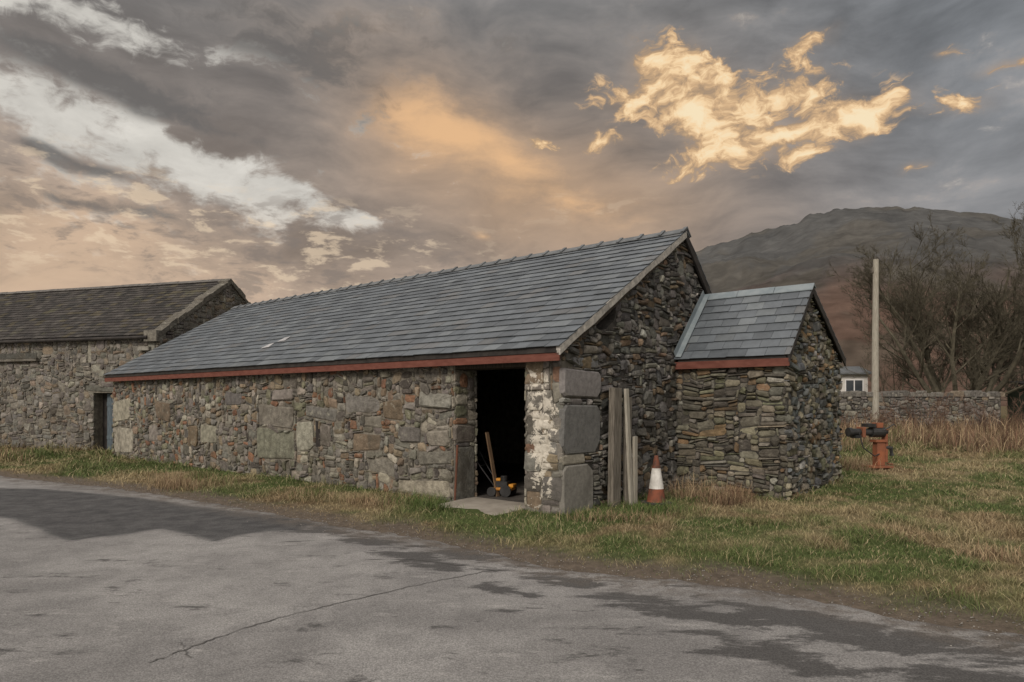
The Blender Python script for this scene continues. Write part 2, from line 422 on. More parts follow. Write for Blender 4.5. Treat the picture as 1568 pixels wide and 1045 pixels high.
roofside(shed,'front',.03,AL+.1,AY-.12,AE,ARY,ARZ,.21,.33,P_sl,M_slate,rng)
roofside(shed,'rear',.03,AL+.1,AY+AD+.12,az_(AY+AD+.12),ARY,ARZ,.23,.33,P_sl,M_slate,rng)
ridge(shed,.05,AL+.12,ARY,ARZ,.62,M_lead,(ARZ-AE)/1.24,a_rs,rng,False,.11)
mb=MB(); mb.box(.03,AL+.08,AY-.13,AY-.105,AE-.19,AE-.06); mb.make('red_fascia',M_red,shed,bevel=.003)
mb=MB(); mb.box(.03,AL+.07,AY-.104,AY,AE-.1,AE-.08)
for (ya,za,yb,zb) in ((AY-.14,AE-.0,ARY,ARZ+.02),(AY+AD+.14,az_(AY+AD+.14),ARY,ARZ+.02)):
    mb.prism([(ya,za),(yb,zb),(yb,zb-.14),(ya,za-.12)],AL+.07,AL+.095,lambda p,q:(q,p[0],p[1]))
mb.make('shed_bargeboards',M_dark,shed)
mb=MB(); d=Vector((0,ARY-AY+.12,ARZ-AE)); S=d.length; d.normalize(); n=Vector((0,-d.z,d.y))
o=Vector((.075,AY-.14,AE)); 
for k in range(2):
    w0,w1,h0,h1=((.0,.10,.05,.04),(-.003,.004,.05,.16))[k]
    P=[o+Vector((w0,0,0))+n*h0,o+Vector((w1,0,0))+n*h1,o+Vector((w1,0,0))+n*h1+d*(S+.02),o+Vector((w0,0,0))+n*h0+d*(S+.02)]
    P2=[p-n*.006 for p in P] if k==0 else [p+Vector((.006,0,0)) for p in P]
    mb.poly(P+P2,[(0,1,2,3),(7,6,5,4),(0,4,5,1),(1,5,6,2),(2,6,7,3),(3,7,4,0)])
mb.make('lead_flashing',M_lead,shed)

# ================================================================ FAR BARN
B0=(-11.23,21.77); th2=R(73.3)
U2=(-math.sin(th2),math.cos(th2)); V2=(math.cos(th2),math.sin(th2))
fb=empty('stone_barn.001',(B0[0],B0[1],0),math.atan2(-U2[1],-U2[0]))
LB=24; BE=3.78; BRY=3.27; BRZ=6.06; BD=6.5
bsl=(BRZ-BE)/(BRY+.12)
bz=lambda y: BE+(y+.12)*bsl if y<BRY else BRZ-(y-BRY)*bsl
def fx(x):
    a_=(x-CX)/F; s=(B0[0]-a_*B0[1])/(-U2[0]+U2[1]*a_); return -s, B0[1]+s*U2[1]
dl,dd=fx(143); dr,_=fx(176); dtop=CH+(HY-602)/F*dd
mb=MB()
mb.box(-LB,dl,0,.5,-.3,3.72); mb.box(dr,0,0,.5,-.3,3.72); mb.box(dl,dr,0,.5,dtop,3.72); mb.box(-LB,0,BD-.5,BD,-.3,3.72)
for q in (-LB,-.5):
    mb.prism([(.501,-.3),(BD-.501,-.3),(BD-.501,bz(BD-.5)-.1),(BRY,BRZ-.1),(.501,bz(.5)-.1)],q,q+.5,lambda p,qq:(qq,p[0],p[1]))
mb.make('barn_wall_core',M_mortar,fb)
mb=MB()
w0,_=fx(-2);w1,_=fx(62)
stones(mb,(0,0,-.02),(1,0,0),(0,-1,0),LB+.03,3.76,lambda x,z:True,P_barn,rng,holes=[(dl,0,dr,dtop)],
   presets=[((dl-.35,dtop,dr+.3,dtop+.2),(.16,.155,.14)),((fx(228)[0],3.1,fx(238)[0],3.6),gy),((-2.95,3.0,-2.8,3.7),lt)],cx=.06,cz=.05,wr=(2,6),hr=(1,4),prot=(.0,.05),gap=.01,warp=.12,x0=-LB,cvar=.25)
stones(mb,(0,-.03,-.02),(0,1,0),(1,0,0),BD+.03,6.0,lambda x,z:z<bz(x)-.05 and z>1.2,P_barn,rng,cx=.06,cz=.05,wr=(2,7),hr=(1,4),prot=(.0,.06),gap=.01,warp=.05)
yy=-.15
while yy<BRY:
    st_=rng.uniform(.18,.5); ye_=min(yy+st_,BRY)
    for side in (0,1):
        ya,yb=(yy,ye_-.01) if side==0 else (2*BRY-yy,2*BRY-ye_+.01)
        za,zb=bz(ya if side==0 else ya-.001),bz(yb if side==0 else yb+.002); hh=rng.uniform(.03,.085)
        mb.prism([(ya,za-.12),(ya,za+hh),(yb,zb+hh+rng.uniform(-.015,.015)),(yb,zb-.12)],-.32+rng.uniform(-.04,.04),.06+rng.uniform(-.02,.03),lambda p,q:(q,p[0],p[1]),(.14,.13,.11))
    yy=ye_
mb.box(-.45,.05,-.2,.18,BE-.22,BE+.13,(.18,.17,.145)); mb.box(-.75,-.3,-.16,-.02,BE-.5,BE-.38,(.25,.24,.21))
mb.make('barn_stones',M_stone,fb)
mb=MB(); mb.box(w0,w1,-.16,.0,3.02,3.10,(.16,.15,.13)); mb.box(w0,w1-.1,-.06,.0,3.12,3.3,(.09,.09,.08)); mb.make('ledge_stones',M_stone,fb)
P_old=[((.055,.05,.047),5),((.072,.066,.06),3),((.04,.038,.036),3),((.08,.07,.05),1)]
roofside(fb,'front',-LB,-.26,-.14,BE,BRY,BRZ,.2,.26,P_old,M_slateold,rng)
roofside(fb,'rear',-LB,-.26,2*BRY+.14,BE,BRY,BRZ,.24,.34,P_old,M_slateold,rng)
ridge(fb,-LB,.0,BRY,BRZ+.02,.45,mat_noise('old_ridge',(.09,.085,.08),(.16,.15,.14)),.66,.66,rng,False,.13)
mb=MB(); mb.tube([(-LB,-.2,BE-.09),(-.3,-.2,BE-.09)],.055,8); 
mb.make('gutter',M_dark,fb)
mb=MB()
w=(dr-dl)/5
for i in (2,3,4):
    mb.box(dl+i*w+.004,dl+(i+1)*w-.004,.2,.24,.05,dtop-.02)
mb.box(dl+2*w,dr,.185,.2,.4,.52); mb.box(dl+2*w,dr,.185,.2,1.5,1.62)
mb.make('barn_door',mat_noise('faded_blue_paint',(.065,.09,.11),(.12,.15,.17),6,.8,stretch=(5,5,1)),fb)
mb=MB(); mb.box(dl,dr,.36,.5,-.1,dtop); mb.make('doorway_shade_panel',M_dark,fb)  # black panel stands in for the shade inside the half-open doorway

# ================================================================ GROUND
EX=np.array([-60,-30,-16,-11.55,-7.14,-2.79,-.63,.43,2.25,3.03,3.62,8,20,60,400.])
EY=np.array([33,22.5,17.6,15.4,12.77,9.58,7.84,6.81,5.94,5.15,4.83,1.3,-8,-40,-300.])
def edge(x):
    x=np.asarray(x,float)
    return np.interp(x,EX,EY)+.26*(vn(x,x*0,1.3,3)-.5)+.16*(vn(x,x*0,5,5)-.5)
def edist(x,y): return (np.asarray(y)-edge(x))*.8
def hz(x,y):
    x=np.asarray(x,float);y=np.asarray(y,float)
    d=edist(x,y)
    h=-.03+sst(-.1,.25,d)*.045+sst(.2,1.6,d)*(.02+.09*(fbm(x,y,.9,2)-.4))
    h=h+sst(14,40,y)*sst(4,9,x)*.45
    lx,ly=tolocal(x,y)
    ins_=(lx>-Lm+.2)&(lx<-.2)&(ly>.1)&(ly<rear_y-.2)
    return np.where(ins_,-.02,h)
def inb(x,y,m=.0):
    lx,ly=tolocal(x,y)
    a=(lx>-Lm-m)&(lx<m)&(ly>-m)&(ly<rear_y)
    c=(lx>0)&(lx<AL+m)&(ly>AY-m)&(ly<AY+AD+m)
    dx=x-B0[0];dy=y-B0[1]; bx=-(dx*U2[0]+dy*U2[1]); by=dx*V2[0]+dy*V2[1]
    e=(bx<m)&(by>-m)&(by<BD+m)&(bx>-LB)
    ax_=(lx>DL)&(lx<DR)&(ly>-.75)&(ly<=.4)
    return a|c|e|ax_
gx=np.concatenate([-np.geomspace(3500,36,26),np.arange(-34,30,.16),np.geomspace(31,3500,26)])
gy_=np.concatenate([-np.geomspace(3500,3,20),np.arange(-2,42,.16),np.geomspace(43,3500,26)])
X,Y=np.meshgrid(gx,gy_); Z=hz(X,Y); far=np.hypot(X,Y)>70
def rawmesh(me,co,li,ls):
    me.vertices.add(len(co)); me.vertices.foreach_set('co',co.ravel())
    me.loops.add(len(li)); me.loops.foreach_set('vertex_index',li.astype(np.int32))
    me.polygons.add(len(ls)); me.polygons.foreach_set('loop_start',ls.astype(np.int32))
    me.update(calc_edges=True)
def mesh_grid(name,X,Y,Z,col,mat,smooth=True):
    ny,nx=X.shape; me=bpy.data.meshes.new(name)
    co=np.stack([X,Y,Z],-1).reshape(-1,3).astype(np.float32)
    idx=np.arange(ny*nx).reshape(ny,nx)
    q=np.stack([idx[:-1,:-1],idx[:-1,1:],idx[1:,1:],idx[1:,:-1]],-1).reshape(-1,4)
    rawmesh(me,co,q.ravel(),np.arange(len(q))*4)
    ca=me.color_attributes.new('Col','FLOAT_COLOR','POINT')
    c=np.concatenate([col.reshape(-1,3),np.ones((ny*nx,1))],1).astype(np.float32); ca.data.foreach_set('color',c.ravel())
    me.materials.append(mat); me.polygons.foreach_set('use_smooth',[smooth]*len(me.polygons))
    ob=bpy.data.objects.new(name,me); sc.collection.objects.link(ob); return ob
def grasscol(x,y):
    d=edist(x,y)
    n=fbm(x,y,.55,11); n2=fbm(x,y,2.2,21); n3=fbm(x,y,1.1,27)
    straw=np.array([.33,.27,.155]); green=np.array([.115,.15,.052]); brown=np.array([.20,.135,.08]); rust=np.array([.24,.17,.10])
    lx,ly=tolocal(x,y)
    nearw=np.exp(-(np.maximum(0,-ly)/1.3)**2)*(lx<1.0)*(lx>-16)
    g=sst(.37,.58,n*.55+n2*.45+.10*nearw)
    s_=straw*(1-sst(.45,.62,n3)[...,None]*.7)+rust*sst(.45,.62,n3)[...,None]*.7
    c=s_*(1-g[...,None])+green*g[...,None]
    f=sst(20,32,np.hypot(x,y))[...,None]; c=c*(1-f*.5)+brown*f*.5
    return c,d
c,d=grasscol(X,Y)
dirt=np.array([.13,.105,.082]); k=(1-sst(.15,.8,d+.6*(fbm(X,Y,1.7,31)-.5)))[...,None]
gc=c*.62*(1-k)+dirt*k
gc=np.where(far[...,None],np.array([.13,.105,.06]),gc)
m,t,b=newmat('ground_soil_grass'); co=objco(t)
n=t.noise(co,9,5,.7); f=t.mr(n,.3,.7,.65,1.3,False)
t.link(t.mix(1.0,attr(t),t.gray(f),'MULTIPLY'),b.inputs['Base Color']); b.inputs['Roughness'].default_value=.95; b.inputs['Specular IOR Level'].default_value=.1
bump(t,b,t.noise(co,30,4,.75),.8,.03)
mesh_grid('ground',X,Y,Z,gc,m)

def pxg(x,y,z=0): d=(CH-z)*F/(y-HY); return ((x-CX)/F*d,d)
xs=np.concatenate([np.arange(-60,-18,1.),np.arange(-18,9,.06),np.arange(9,60,1.)])
offs=np.concatenate([[0,.06],np.arange(.15,9,.06),np.geomspace(9.3,60,14)])
XR=np.repeat(xs[None,:],len(offs),0)+offs[:,None]*-.35
YR=edge(xs)[None,:]-offs[:,None]*1.1
jag=.10*(vn(xs,xs*0,14,2)-.5)+.07*(vn(xs,xs*0,31,3)-.5)
YR[0]+=jag; YR[1]+=jag
ZR=np.full(XR.shape,.004); ZR[0]=-.035
ZR[1]=.0
def inpoly(x,y,P):
    r=np.zeros(x.shape,bool); n=len(P)
    for i in range(n):
        x1,y1=P[i];x2,y2=P[(i+1)%n]
        c_=((y1>y)!=(y2>y))&(x<(x2-x1)*(y-y1)/(y2-y1+1e-12)+x1); r^=c_
    return r
pp=[(-400,742),(0,748),(60,750),(130,755),(200,762),(300,776),(390,788),(480,800),(455,812),(400,814),(350,822),(325,831),(290,820),(245,812),(190,819),(140,823),(105,829),(70,818),(0,792),(-100,770),(-400,758)]
PP=[pxg(*q) for q in pp]
rsm=np.random.RandomState(2); mask=0
for i in range(7):
    jx=XR+.22*(fbm(XR,YR,1.8,61)-.5)+rsm.randn()*.03; jy=YR+.22*(fbm(XR,YR,1.8,71)-.5)+rsm.randn()*.035
    mask=mask+inpoly(jx,jy,PP)/7.
G=np.zeros(XR.shape)
for (px,py,s_,a_) in [(560,830,.5,.8),(640,855,.45,1),(725,852,.4,1),(500,812,.5,.6),(770,905,.3,.9),(880,893,.35,.9),(1000,930,.45,1),(1110,948,.4,1),(1230,950,.45,1.1),(1340,985,.4,1),(1180,1005,.4,.8),(1460,985,.4,1),(1500,1035,.4,.9),(1040,985,.25,.5),(130,790,.8,.6),(910,1000,.3,.4)]:
    q=pxg(px,py); dx_=XR-q[0]; dy_=YR-q[1]; u_=dx_*.79-dy_*.61; v_=dx_*.61+dy_*.79
    G=np.maximum(G,a_*np.exp(-(u_/(s_*1.5))**2-(v_/(s_*.6))**2))
E=sst(-.9,-.1,(YR-edge(XR)))
rc=np.stack([mask,G,E],-1)
m,t,b=newmat('worn_asphalt'); co=objco(t)
sc3=t.n('ShaderNodeSeparateColor'); t.link(attr(t),sc3.inputs[0])
big=t.noise(co,.45,4,.6,.4); fine=t.noise(co,85,2,.7); mid=t.noise(co,3.5,5,.7)
base=t.mix(t.mr(big,.38,.62),(.205,.198,.192),(.305,.296,.285))
base=t.mix(t.mr(mid,.42,.72,0,.5),base,(.155,.15,.146))
st=t.n('ShaderNodeMapping'); t.link(co,st.inputs[0]); st.inputs['Rotation'].default_value=(0,0,R(38)); st.inputs['Scale'].default_value=(.8,2.0,1)
smn=t.noise(st.outputs[0],1.9,7,.7,.3)
sm=t.mr(t.m('MULTIPLY_ADD',sc3.outputs[1],.26,smn),.57,.68,0,.9)
base=t.mix(sm,base,(.072,.069,.067))
lm=t.mr(t.noise(st.outputs[0],2.3,5,.7,.3),.57,.68,0,.5)
base=t.mix(t.m('MULTIPLY',lm,t.m('SUBTRACT',1.0,sm)),base,(.37,.357,.34))
base=t.mix(t.m('MULTIPLY',sc3.outputs[0],.95),base,t.mix(t.mr(mid,.35,.65),(.05,.05,.052),(.095,.094,.094)))
base=t.mix(t.m('MULTIPLY',sc3.outputs[2],t.mr(mid,.4,.6,.2,.9)),base,(.12,.10,.082))
agg=t.mr(fine,.35,.65,.65,1.3,False)
base=t.mix(1.0,base,t.gray(agg),'MULTIPLY')
t.link(base,b.inputs['Base Color']); b.inputs['Roughness'].default_value=.85; b.inputs['Specular IOR Level'].default_value=.25
bump(t,b,t.noise(co,70,3,.8),.7,.012)
mesh_grid('road',XR[::-1],YR[::-1],ZR[::-1],rc[::-1],m)
rr=random.Random(5)
def crack(name,pts,w):
    P=[pxg(*q) for q in pts]; path=[]
    for i in range(len(P)-1):
        for k in range(14):
            tt=k/14; path.append(Vector((P[i][0]*(1-tt)+P[i+1][0]*tt+rr.uniform(-.014,.014),P[i][1]*(1-tt)+P[i+1][1]*tt+rr.uniform(-.014,.014),.0085)))
    mb=MB(); n=len(path)
    for i in range(n-1):
        d=(path[i+1]-path[i]).normalized(); s=Vector((-d.y,d.x,0)); 
        a=w*(.2+1.2*float(vn(i,0,.35))); b3=w*(.2+1.2*float(vn(i+1,0,.35)))
        mb.poly([path[i]-s*a,path[i]+s*a,path[i+1]+s*b3,path[i+1]-s*b3],[(0,1,2,3)])
    return mb.make(name,M_crk)
M_crk=mat_noise('crack_filler',(.08,.077,.074),(.16,.155,.148),8)
crack('road_crack',[(225,1018),(300,990),(400,955),(520,925),(640,897),(765,872)],.006)
crack('road_crack.001',[(275,985),(292,1012)],.004)
crack('road_crack.002',[(560,858),(640,858),(700,866),(765,872)],.006)

def blades(name,P,h,w,lean,col,mat,rs,curl=.6):
    N=len(P); a=rs.rand(N)*2*np.pi; fa=rs.rand(N)*2*np.pi
    sx=np.cos(a)*w; sy=np.sin(a)*w; lx=np.cos(fa)*lean*h; ly=np.sin(fa)*lean*h
    hh=h/np.sqrt(1+lean**2)
    co=np.zeros((N,5,3),np.float32)
    co[:,0]=P+np.stack([-sx,-sy,-.01+0*h],1); co[:,1]=P+np.stack([sx,sy,-.01+0*h],1)
    mid=P+np.stack([lx*.35,ly*.35,hh*.6],1)
    co[:,2]=mid+np.stack([sx*.7,sy*.7,0*h],1); co[:,3]=mid-np.stack([sx*.7,sy*.7,0*h],1)
    co[:,4]=P+np.stack([lx,ly,hh],1)
    o=np.arange(N)[:,None]*5
    li=(o+np.array([[0,1,2,3,3,2,4]])).ravel()
    ls=(np.arange(N)[:,None]*7+np.array([[0,4]])).ravel()
    me=bpy.data.meshes.new(name); rawmesh(me,co.reshape(-1,3),li,ls)
    ca=me.color_attributes.new('Col','FLOAT_COLOR','POINT')
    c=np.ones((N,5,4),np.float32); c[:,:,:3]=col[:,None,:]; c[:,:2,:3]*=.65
    ca.data.foreach_set('color',c.ravel()); me.materials.append(mat)
    ob=bpy.data.objects.new(name,me); sc.collection.objects.link(ob); return ob
m,t,b=newmat('grass_blades'); t.link(attr(t),b.inputs['Base Color']); b.inputs['Roughness'].default_value=.75; b.inputs['Specular IOR Level'].default_value=.2
M_gr=m
rs=np.random.RandomState(4)
N=480000
r=3.5*np.exp(rs.rand(N)*math.log(46/3.5)); az=rs.uniform(R(-47),R(50),N)
x=r*np.sin(az); y=r*np.cos(az)
d=edist(x,y)
kp=(d>.03)&(~inb(x,y,-.02))&(rs.rand(N)<sst(.05,.9,d+.6*(fbm(x,y,1.7,31)-.5))+.05)
x,y,r,d=x[kp],y[kp],r[kp],d[kp]
c,_=grasscol(x,y)
lx,ly=tolocal(x,y)
near=np.exp(-(np.maximum(0,-ly)/.45)**2)*(lx<.3)*(lx>-16.3)+ np.exp(-(np.maximum(0,AY-ly)/.5)**2)*(lx>0)*(lx<AL)+np.exp(-(np.maximum(0,lx)/.4)**2)*(ly>0)*(ly<AY)*(lx>0)+np.exp(-(np.maximum(0,lx-AL)/.4)**2)*(ly>AY)*(ly<AY+AD)*(lx>AL)
near=np.clip(near,0,1)
tuft=sst(.52,.70,fbm(x,y,1.9,41))
h=(.028+.03*rs.rand(len(x)))*(1+2.0*tuft)+near*rs.rand(len(x))*.17*sst(.3,.6,fbm(x,y,1.1,51))
h*=np.clip(.4+d*.9,.4,1)
h*=1+sst(14,30,r)*1.5
w=.0022*np.clip(r/6,1,6)
g=rs.rand(len(x),1)
c=c*(.6+.8*g); sw=rs.rand(len(x))<.15; c[sw]=np.array([.42,.345,.21])*(.7+.5*g[sw])
blades('grass',np.stack([x,y,hz(x,y)],1),h,w,.3+1.5*rs.rand(len(x)),c,M_gr,rs)
def clump(name,cx,cy,rx,ry,n,h0,h1,cols,w=.004,lean=.5,seed=1,rot=0):
    rs=np.random.RandomState(seed)
    a=rs.randn(n)*rx*.5; b_=rs.randn(n)*ry*.5
    x=cx+a*math.cos(rot)-b_*math.sin(rot); y=cy+a*math.sin(rot)+b_*math.cos(rot)
    kp=(edist(x,y)>.05)&~inb(x,y,-.03); x,y=x[kp],y[kp]; n=len(x)
    cols=np.array(cols); c=cols[rs.randint(0,len(cols),n)]*(.6+.8*rs.rand(n,1))
    return blades(name,np.stack([x,y,hz(x,y)],1),h0+(h1-h0)*rs.rand(n)**1.5,np.full(n,w),lean*rs.rand(n)*2,c,M_gr,rs)
RB=[(.20,.12,.08),(.16,.10,.065),(.26,.19,.12),(.12,.08,.055)]
ST=[(.40,.31,.19),(.33,.25,.15),(.25,.17,.11)]
GN=[(.08,.13,.035),(.12,.16,.05),(.10,.12,.05)]
rs=np.random.RandomState(9); n=16000
x=rs.uniform(8.5,34,n); y=19.5+ (x-8)*.12+rs.rand(n)**1.3*10
kp=fbm(x,y,.6,61)>.36+.12*(y<22); x,y=x[kp],y[kp]; n=len(x)
cc_=np.array(RB+ST[:1]); c=cc_[rs.randint(0,len(cc_),n)]*(.6+.9*rs.rand(n,1))
blades('dead_bracken',np.stack([x,y,hz(x,y)],1),(.3+.75*rs.rand(n)**1.5)*(.5+.9*fbm(x,y,.5,71)),np.full(n,.010),.9*rs.rand(n),c,M_gr,rs)
for i,(px,py,rx,ry,n,h0,h1,cl,sd) in enumerate([(268,748,.8,.35,900,.1,.42,ST,1),(330,745,.5,.3,350,.1,.3,ST+GN,2),(655,782,.55,.3,900,.08,.3,GN,3),(620,770,.5,.3,400,.08,.2,ST+GN,4),
      (1060,765,.5,.3,500,.1,.5,ST,5),(1115,775,.45,.3,600,.1,.45,RB+ST,6),(940,800,.7,.25,900,.06,.2,GN+ST,7),(1010,790,.6,.25,700,.06,.22,GN,8),(1300,725,.5,.5,500,.1,.5,RB+ST,10),(1520,860,.4,.3,350,.06,.2,ST,11),
      (20,705,1.2,.4,500,.1,.4,GN+ST,12),(60,700,1.2,.3,400,.1,.3,GN,13),(480,765,.6,.25,500,.05,.22,GN+ST,14),(560,775,.5,.25,500,.05,.22,ST,15)]):
    q=pxg(px,py); clump('weed_clump' if i==0 else 'weed_clump.%03d'%i,q[0],q[1],rx,ry,n,h0,h1,cl,.0035 if py>720 else .008,.6,sd,R(-38) if px<900 else 0)
mb=MB(); rg=random.Random(8)
for i in range(2600):
    x=rg.uniform(-10,5); y=float(edge(x))+rg.gauss(.05,.25)
    s=rg.uniform(.003,.011); z=float(hz(x,y)) if y>float(edge(x)) else .004
    c=rg.uniform(.1,.32); q=[(1,0,0),(0,1,0),(-1,0,0),(0,-1,0),(0,0,.7),(0,0,-.4)]
    pts=[(x+a*s*rg.uniform(.6,1.3),y+b_*s*rg.uniform(.6,1.3),z+s*.3+cz_*s) for a,b_,cz_ in q]
    mb.poly(pts,[(0,1,4),(1,2,4),(2,3,4),(3,0,4),(1,0,5),(2,1,5),(3,2,5),(0,3,5)],(c,c*.95,c*.86))
mb.make('gravel',M_block)

# ================================================================ HILL
ctl=[(-3000,612),(-900,600),(300,600),(600,560),(800,480),(950,425),(1065,384),(1100,374),(1150,356),(1185,351),(1210,342),(1240,328),(1275,321),(1330,318),(1400,316),(1440,321),(1500,325),(1568,333),(1700,352),(1900,370),(2400,440),(3400,540)]
caz=np.array([math.atan((q[0]-CX)/F) for q in ctl]); cel=np.array([(HY-q[1])/math.hypot(F,q[0]-CX) for q in ctl])
azs=np.linspace(R(-15),R(72),700); rr_=np.concatenate([np.geomspace(170,1700,110),np.geomspace(1740,2600,14)])
A,RR=np.meshgrid(azs,rr_)
el=np.interp(A,caz,cel); 
fr=np.clip((RR-170)/(1700-170),0,1)
prof=.16*sst(0,.2,fr)*fr+.84*fr**1.25
HT=el*1700*prof
nn=fbm(A*9,np.log(RR)*3,1.0,81,5)-.5
HT=HT*(1+ .34*nn*np.sin(np.pi*np.clip(fr,0,1)))+ (fbm(A*60,RR/60,1,91,4)-.5)*18*fr
HT=np.where(RR>1700,HT-(RR-1700)*.35,HT); HT=HT-3*(1-sst(0,.1,fr))
XH=RR*np.sin(A);YH=RR*np.cos(A)
hn=fbm(A*14,np.log(RR)*5,1,95,5)
relh=HT/430
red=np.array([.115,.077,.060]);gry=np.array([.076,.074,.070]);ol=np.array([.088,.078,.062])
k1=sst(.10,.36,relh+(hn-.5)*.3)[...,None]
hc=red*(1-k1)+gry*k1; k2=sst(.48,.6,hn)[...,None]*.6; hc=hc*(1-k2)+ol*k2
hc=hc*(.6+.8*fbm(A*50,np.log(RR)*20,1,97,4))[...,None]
hc=hc+np.array([.022,.025,.028])*sst(200,1500,RR)[...,None]  # aerial haze painted into the hill colour, growing with distance
m,t,b=newmat('moorland_hill'); co=objco(t)
n=t.noise(co,.03,7,.7); f=t.mr(n,.3,.7,.75,1.25,False)
t.link(t.mix(1.0,attr(t),t.gray(f),'MULTIPLY'),b.inputs['Base Color']); b.inputs['Roughness'].default_value=1; b.inputs['Specular IOR Level'].default_value=0
bump(t,b,t.noise(co,.05,7,.75),.5,8)
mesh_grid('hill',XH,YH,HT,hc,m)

# ================================================================ FIELD WALL
def wallobj(name,p0,p1,H,seed,top=.1):
    p0=Vector(p0);p1=Vector(p1);L=(p1-p0).length; ang=math.atan2(p1.y-p0.y,p1.x-p0.x)
    e=empty(name,(p0.x,p0.y,0),ang); rg=random.Random(seed)
    mb=MB(); mb.box(0,L,.05,.5,-.2,H-.03); mb.make('wall_core',M_gapd,e)
    mb=MB(); stones(mb,(0,.05,0),(1,0,0),(0,-1,0),L,H,lambda x,z:True,P_barn,rg,cx=.08,cz=.07,wr=(2,5),hr=(1,3),prot=(.0,.08),gap=.012,warp=.12)
    x=0
    while x<L:
        w=rg.uniform(.12,.35); h=rg.uniform(.05,top*2); c=wchoice(rg,P_barn)
        mb.prism([(x,H-.05),(x+w-.01,H-.05),(x+w-.03,H+h*rg.uniform(.6,1)),(x+w*.4,H+h),(x+.02,H+h*.7)],-.02,.55,lambda p,q:(p[0],q,p[1]),c); x+=w
    mb.make('wall_stones',M_stone,e); return e
wallobj('field_wall',(11.5,30.5),(22.6,31.5),1.92,5,.12)

# ================================================================ BUNGALOW behind
e=empty('white_cottage',(17.9,41,0.3),R(-12))
mb=MB(); mb.box(-3,3.2,0,5,-.5,3.1); mb.make('rendered_walls',mat_noise('white_render',(.55,.54,.5),(.65,.63,.6),3),e)
mb=MB(); mb.prism([(-.3,3.05),(2.5,3.55),(5.3,3.05),(5.3,2.95),(-.3,2.95)],-3.2,3.4,lambda p,q:(q,p[0],p[1])); mb.make('cottage_roof',M_ridge,e)
mb=MB(); mb.box(2.0,2.9,-.03,.02,1.4,2.6); mb.box(-.8,.2,-.03,.02,1.4,2.6); mb.make('window_glass',mat_noise('window_glass',(.03,.04,.05),(.06,.07,.08),1,.15,0,10,.001,.5),e)
mb=MB()
for a_,b_ in ((2.0,2.9),(-.8,.2)):
    mb.box(a_-.06,b_+.06,-.05,-.031,2.6,2.68);mb.box(a_-.06,b_+.06,-.05,-.031,1.32,1.4);mb.box((a_+b_)/2-.03,(a_+b_)/2+.03,-.05,-.031,1.4,2.6);mb.box(a_-.06,a_,-.05,-.031,1.4,2.6);mb.box(b_,b_+.06,-.05,-.031,1.4,2.6)
mb.make('window_frames',mat_noise('white_upvc',(.7,.7,.7),(.78,.78,.78)),e)

# ================================================================ POLE
e=empty('utility_pole',(16.5,31,.0)); 
mb=MB(); mb.tube([(0,0,0),(0,0,4),(.03,0,8.1)],[.16,.14,.115],12); mb.make('pole',M_woodl,e,smooth=False)
mb=MB(); mb.box(-.16,.16,-.05,.05,7.5,7.6); mb.tube([(-.13,0,7.6),(-.13,0,7.75)],.035,8); mb.tube([(.13,0,7.6),(.13,0,7.75)],.035,8); mb.make('pole_bracket',M_wood,e)

# ================================================================ TREES
M_bark=mat_noise('bark',(.065,.059,.042),(.12,.108,.078),4,.95,.5,20,.01)
def tree(name,loc,stems,L0,r0,seed,spread=.45,levels=4,kids=(9,7,6,5),mat=M_bark,up=.12,rmin=.006):
    rg=random.Random(seed); mb=MB()
    def grow(p,d,L,r,lv):
        n=max(2,int(6-lv)); path=[p.copy()]; rad=[r]; cur=d.copy()
        for i in range(n):
            cur=(cur+Vector((rg.gauss(0,.14),rg.gauss(0,.14),rg.gauss(0,.08)+up))).normalized()
            p=p+cur*L/n; path.append(p.copy()); rad.append(max(rmin*.6,r*(1-.8*(i+1)/n)))
        mb.tube(path,rad,6 if lv==0 else (4 if lv==1 else 3),cap=False)
        if lv>=levels: return
        for k in range(kids[lv]):
            tt=rg.uniform(.15 if lv==0 else .12,1.0); i=min(n-1,int(tt*n)); fr_=tt*n-i
            q=path[i].lerp(path[i+1],fr_); dd=(path[i+1]-path[i]).normalized()
            s=Vector((rg.gauss(0,1),rg.gauss(0,1),rg.gauss(0,.6))); s=(s-dd*s.dot(dd)).normalized()
            nd=(dd*rg.uniform(.5,.95)+s*rg.uniform(.5,.9)).normalized()
            grow(q,nd,L*rg.uniform(.32,.52)*(1.15-.45*tt),max(rmin,(rad[i]*.5)),lv+1)
    for s in range(stems):
        a=2*math.pi*s/stems+rg.uniform(-.4,.4); tl=spread*rg.uniform(.3,1.1)
        d=Vector((math.cos(a)*tl,math.sin(a)*tl,1)).normalized()
        grow(Vector((math.cos(a)*.25,math.sin(a)*.25,-.2)),d,L0*rg.uniform(.8,1.1),r0*rg.uniform(.7,1.1),0)
    ob=mb.make(name,mat,None); ob.location=loc; print(name,len(mb.f)); return ob
tree('bare_tree',(24.0,36.5,.4),9,9.4,.21,11,.62,4,(12,9,7,5),up=.12,rmin=.008)
tree('bare_tree.001',(21.8,38,.3),4,4.6,.07,12,.5,3,(9,7,6,5))
tree('bare_tree.002',(29.8,38,.3),7,8.2,.17,15,.6,4,(10,8,6,4),rmin=.008)
M_bram=mat_noise('bramble_stems',(.10,.06,.045),(.17,.11,.08),4,.95)
for i,(x,y,L) in enumerate([(17.8,29.3,2.0),(20.5,29.0,1.8),(24.5,28.5,2.6),(27,27,2.4),(14.6,28.5,1.5),(22.5,26,1.3)]):
    tree('bramble_bush' if i==0 else 'bramble_bush.%03d'%i,(x,y,.3),9,L,.02,30+i,1.0,2,(8,6,4),M_bram,.02,.008)
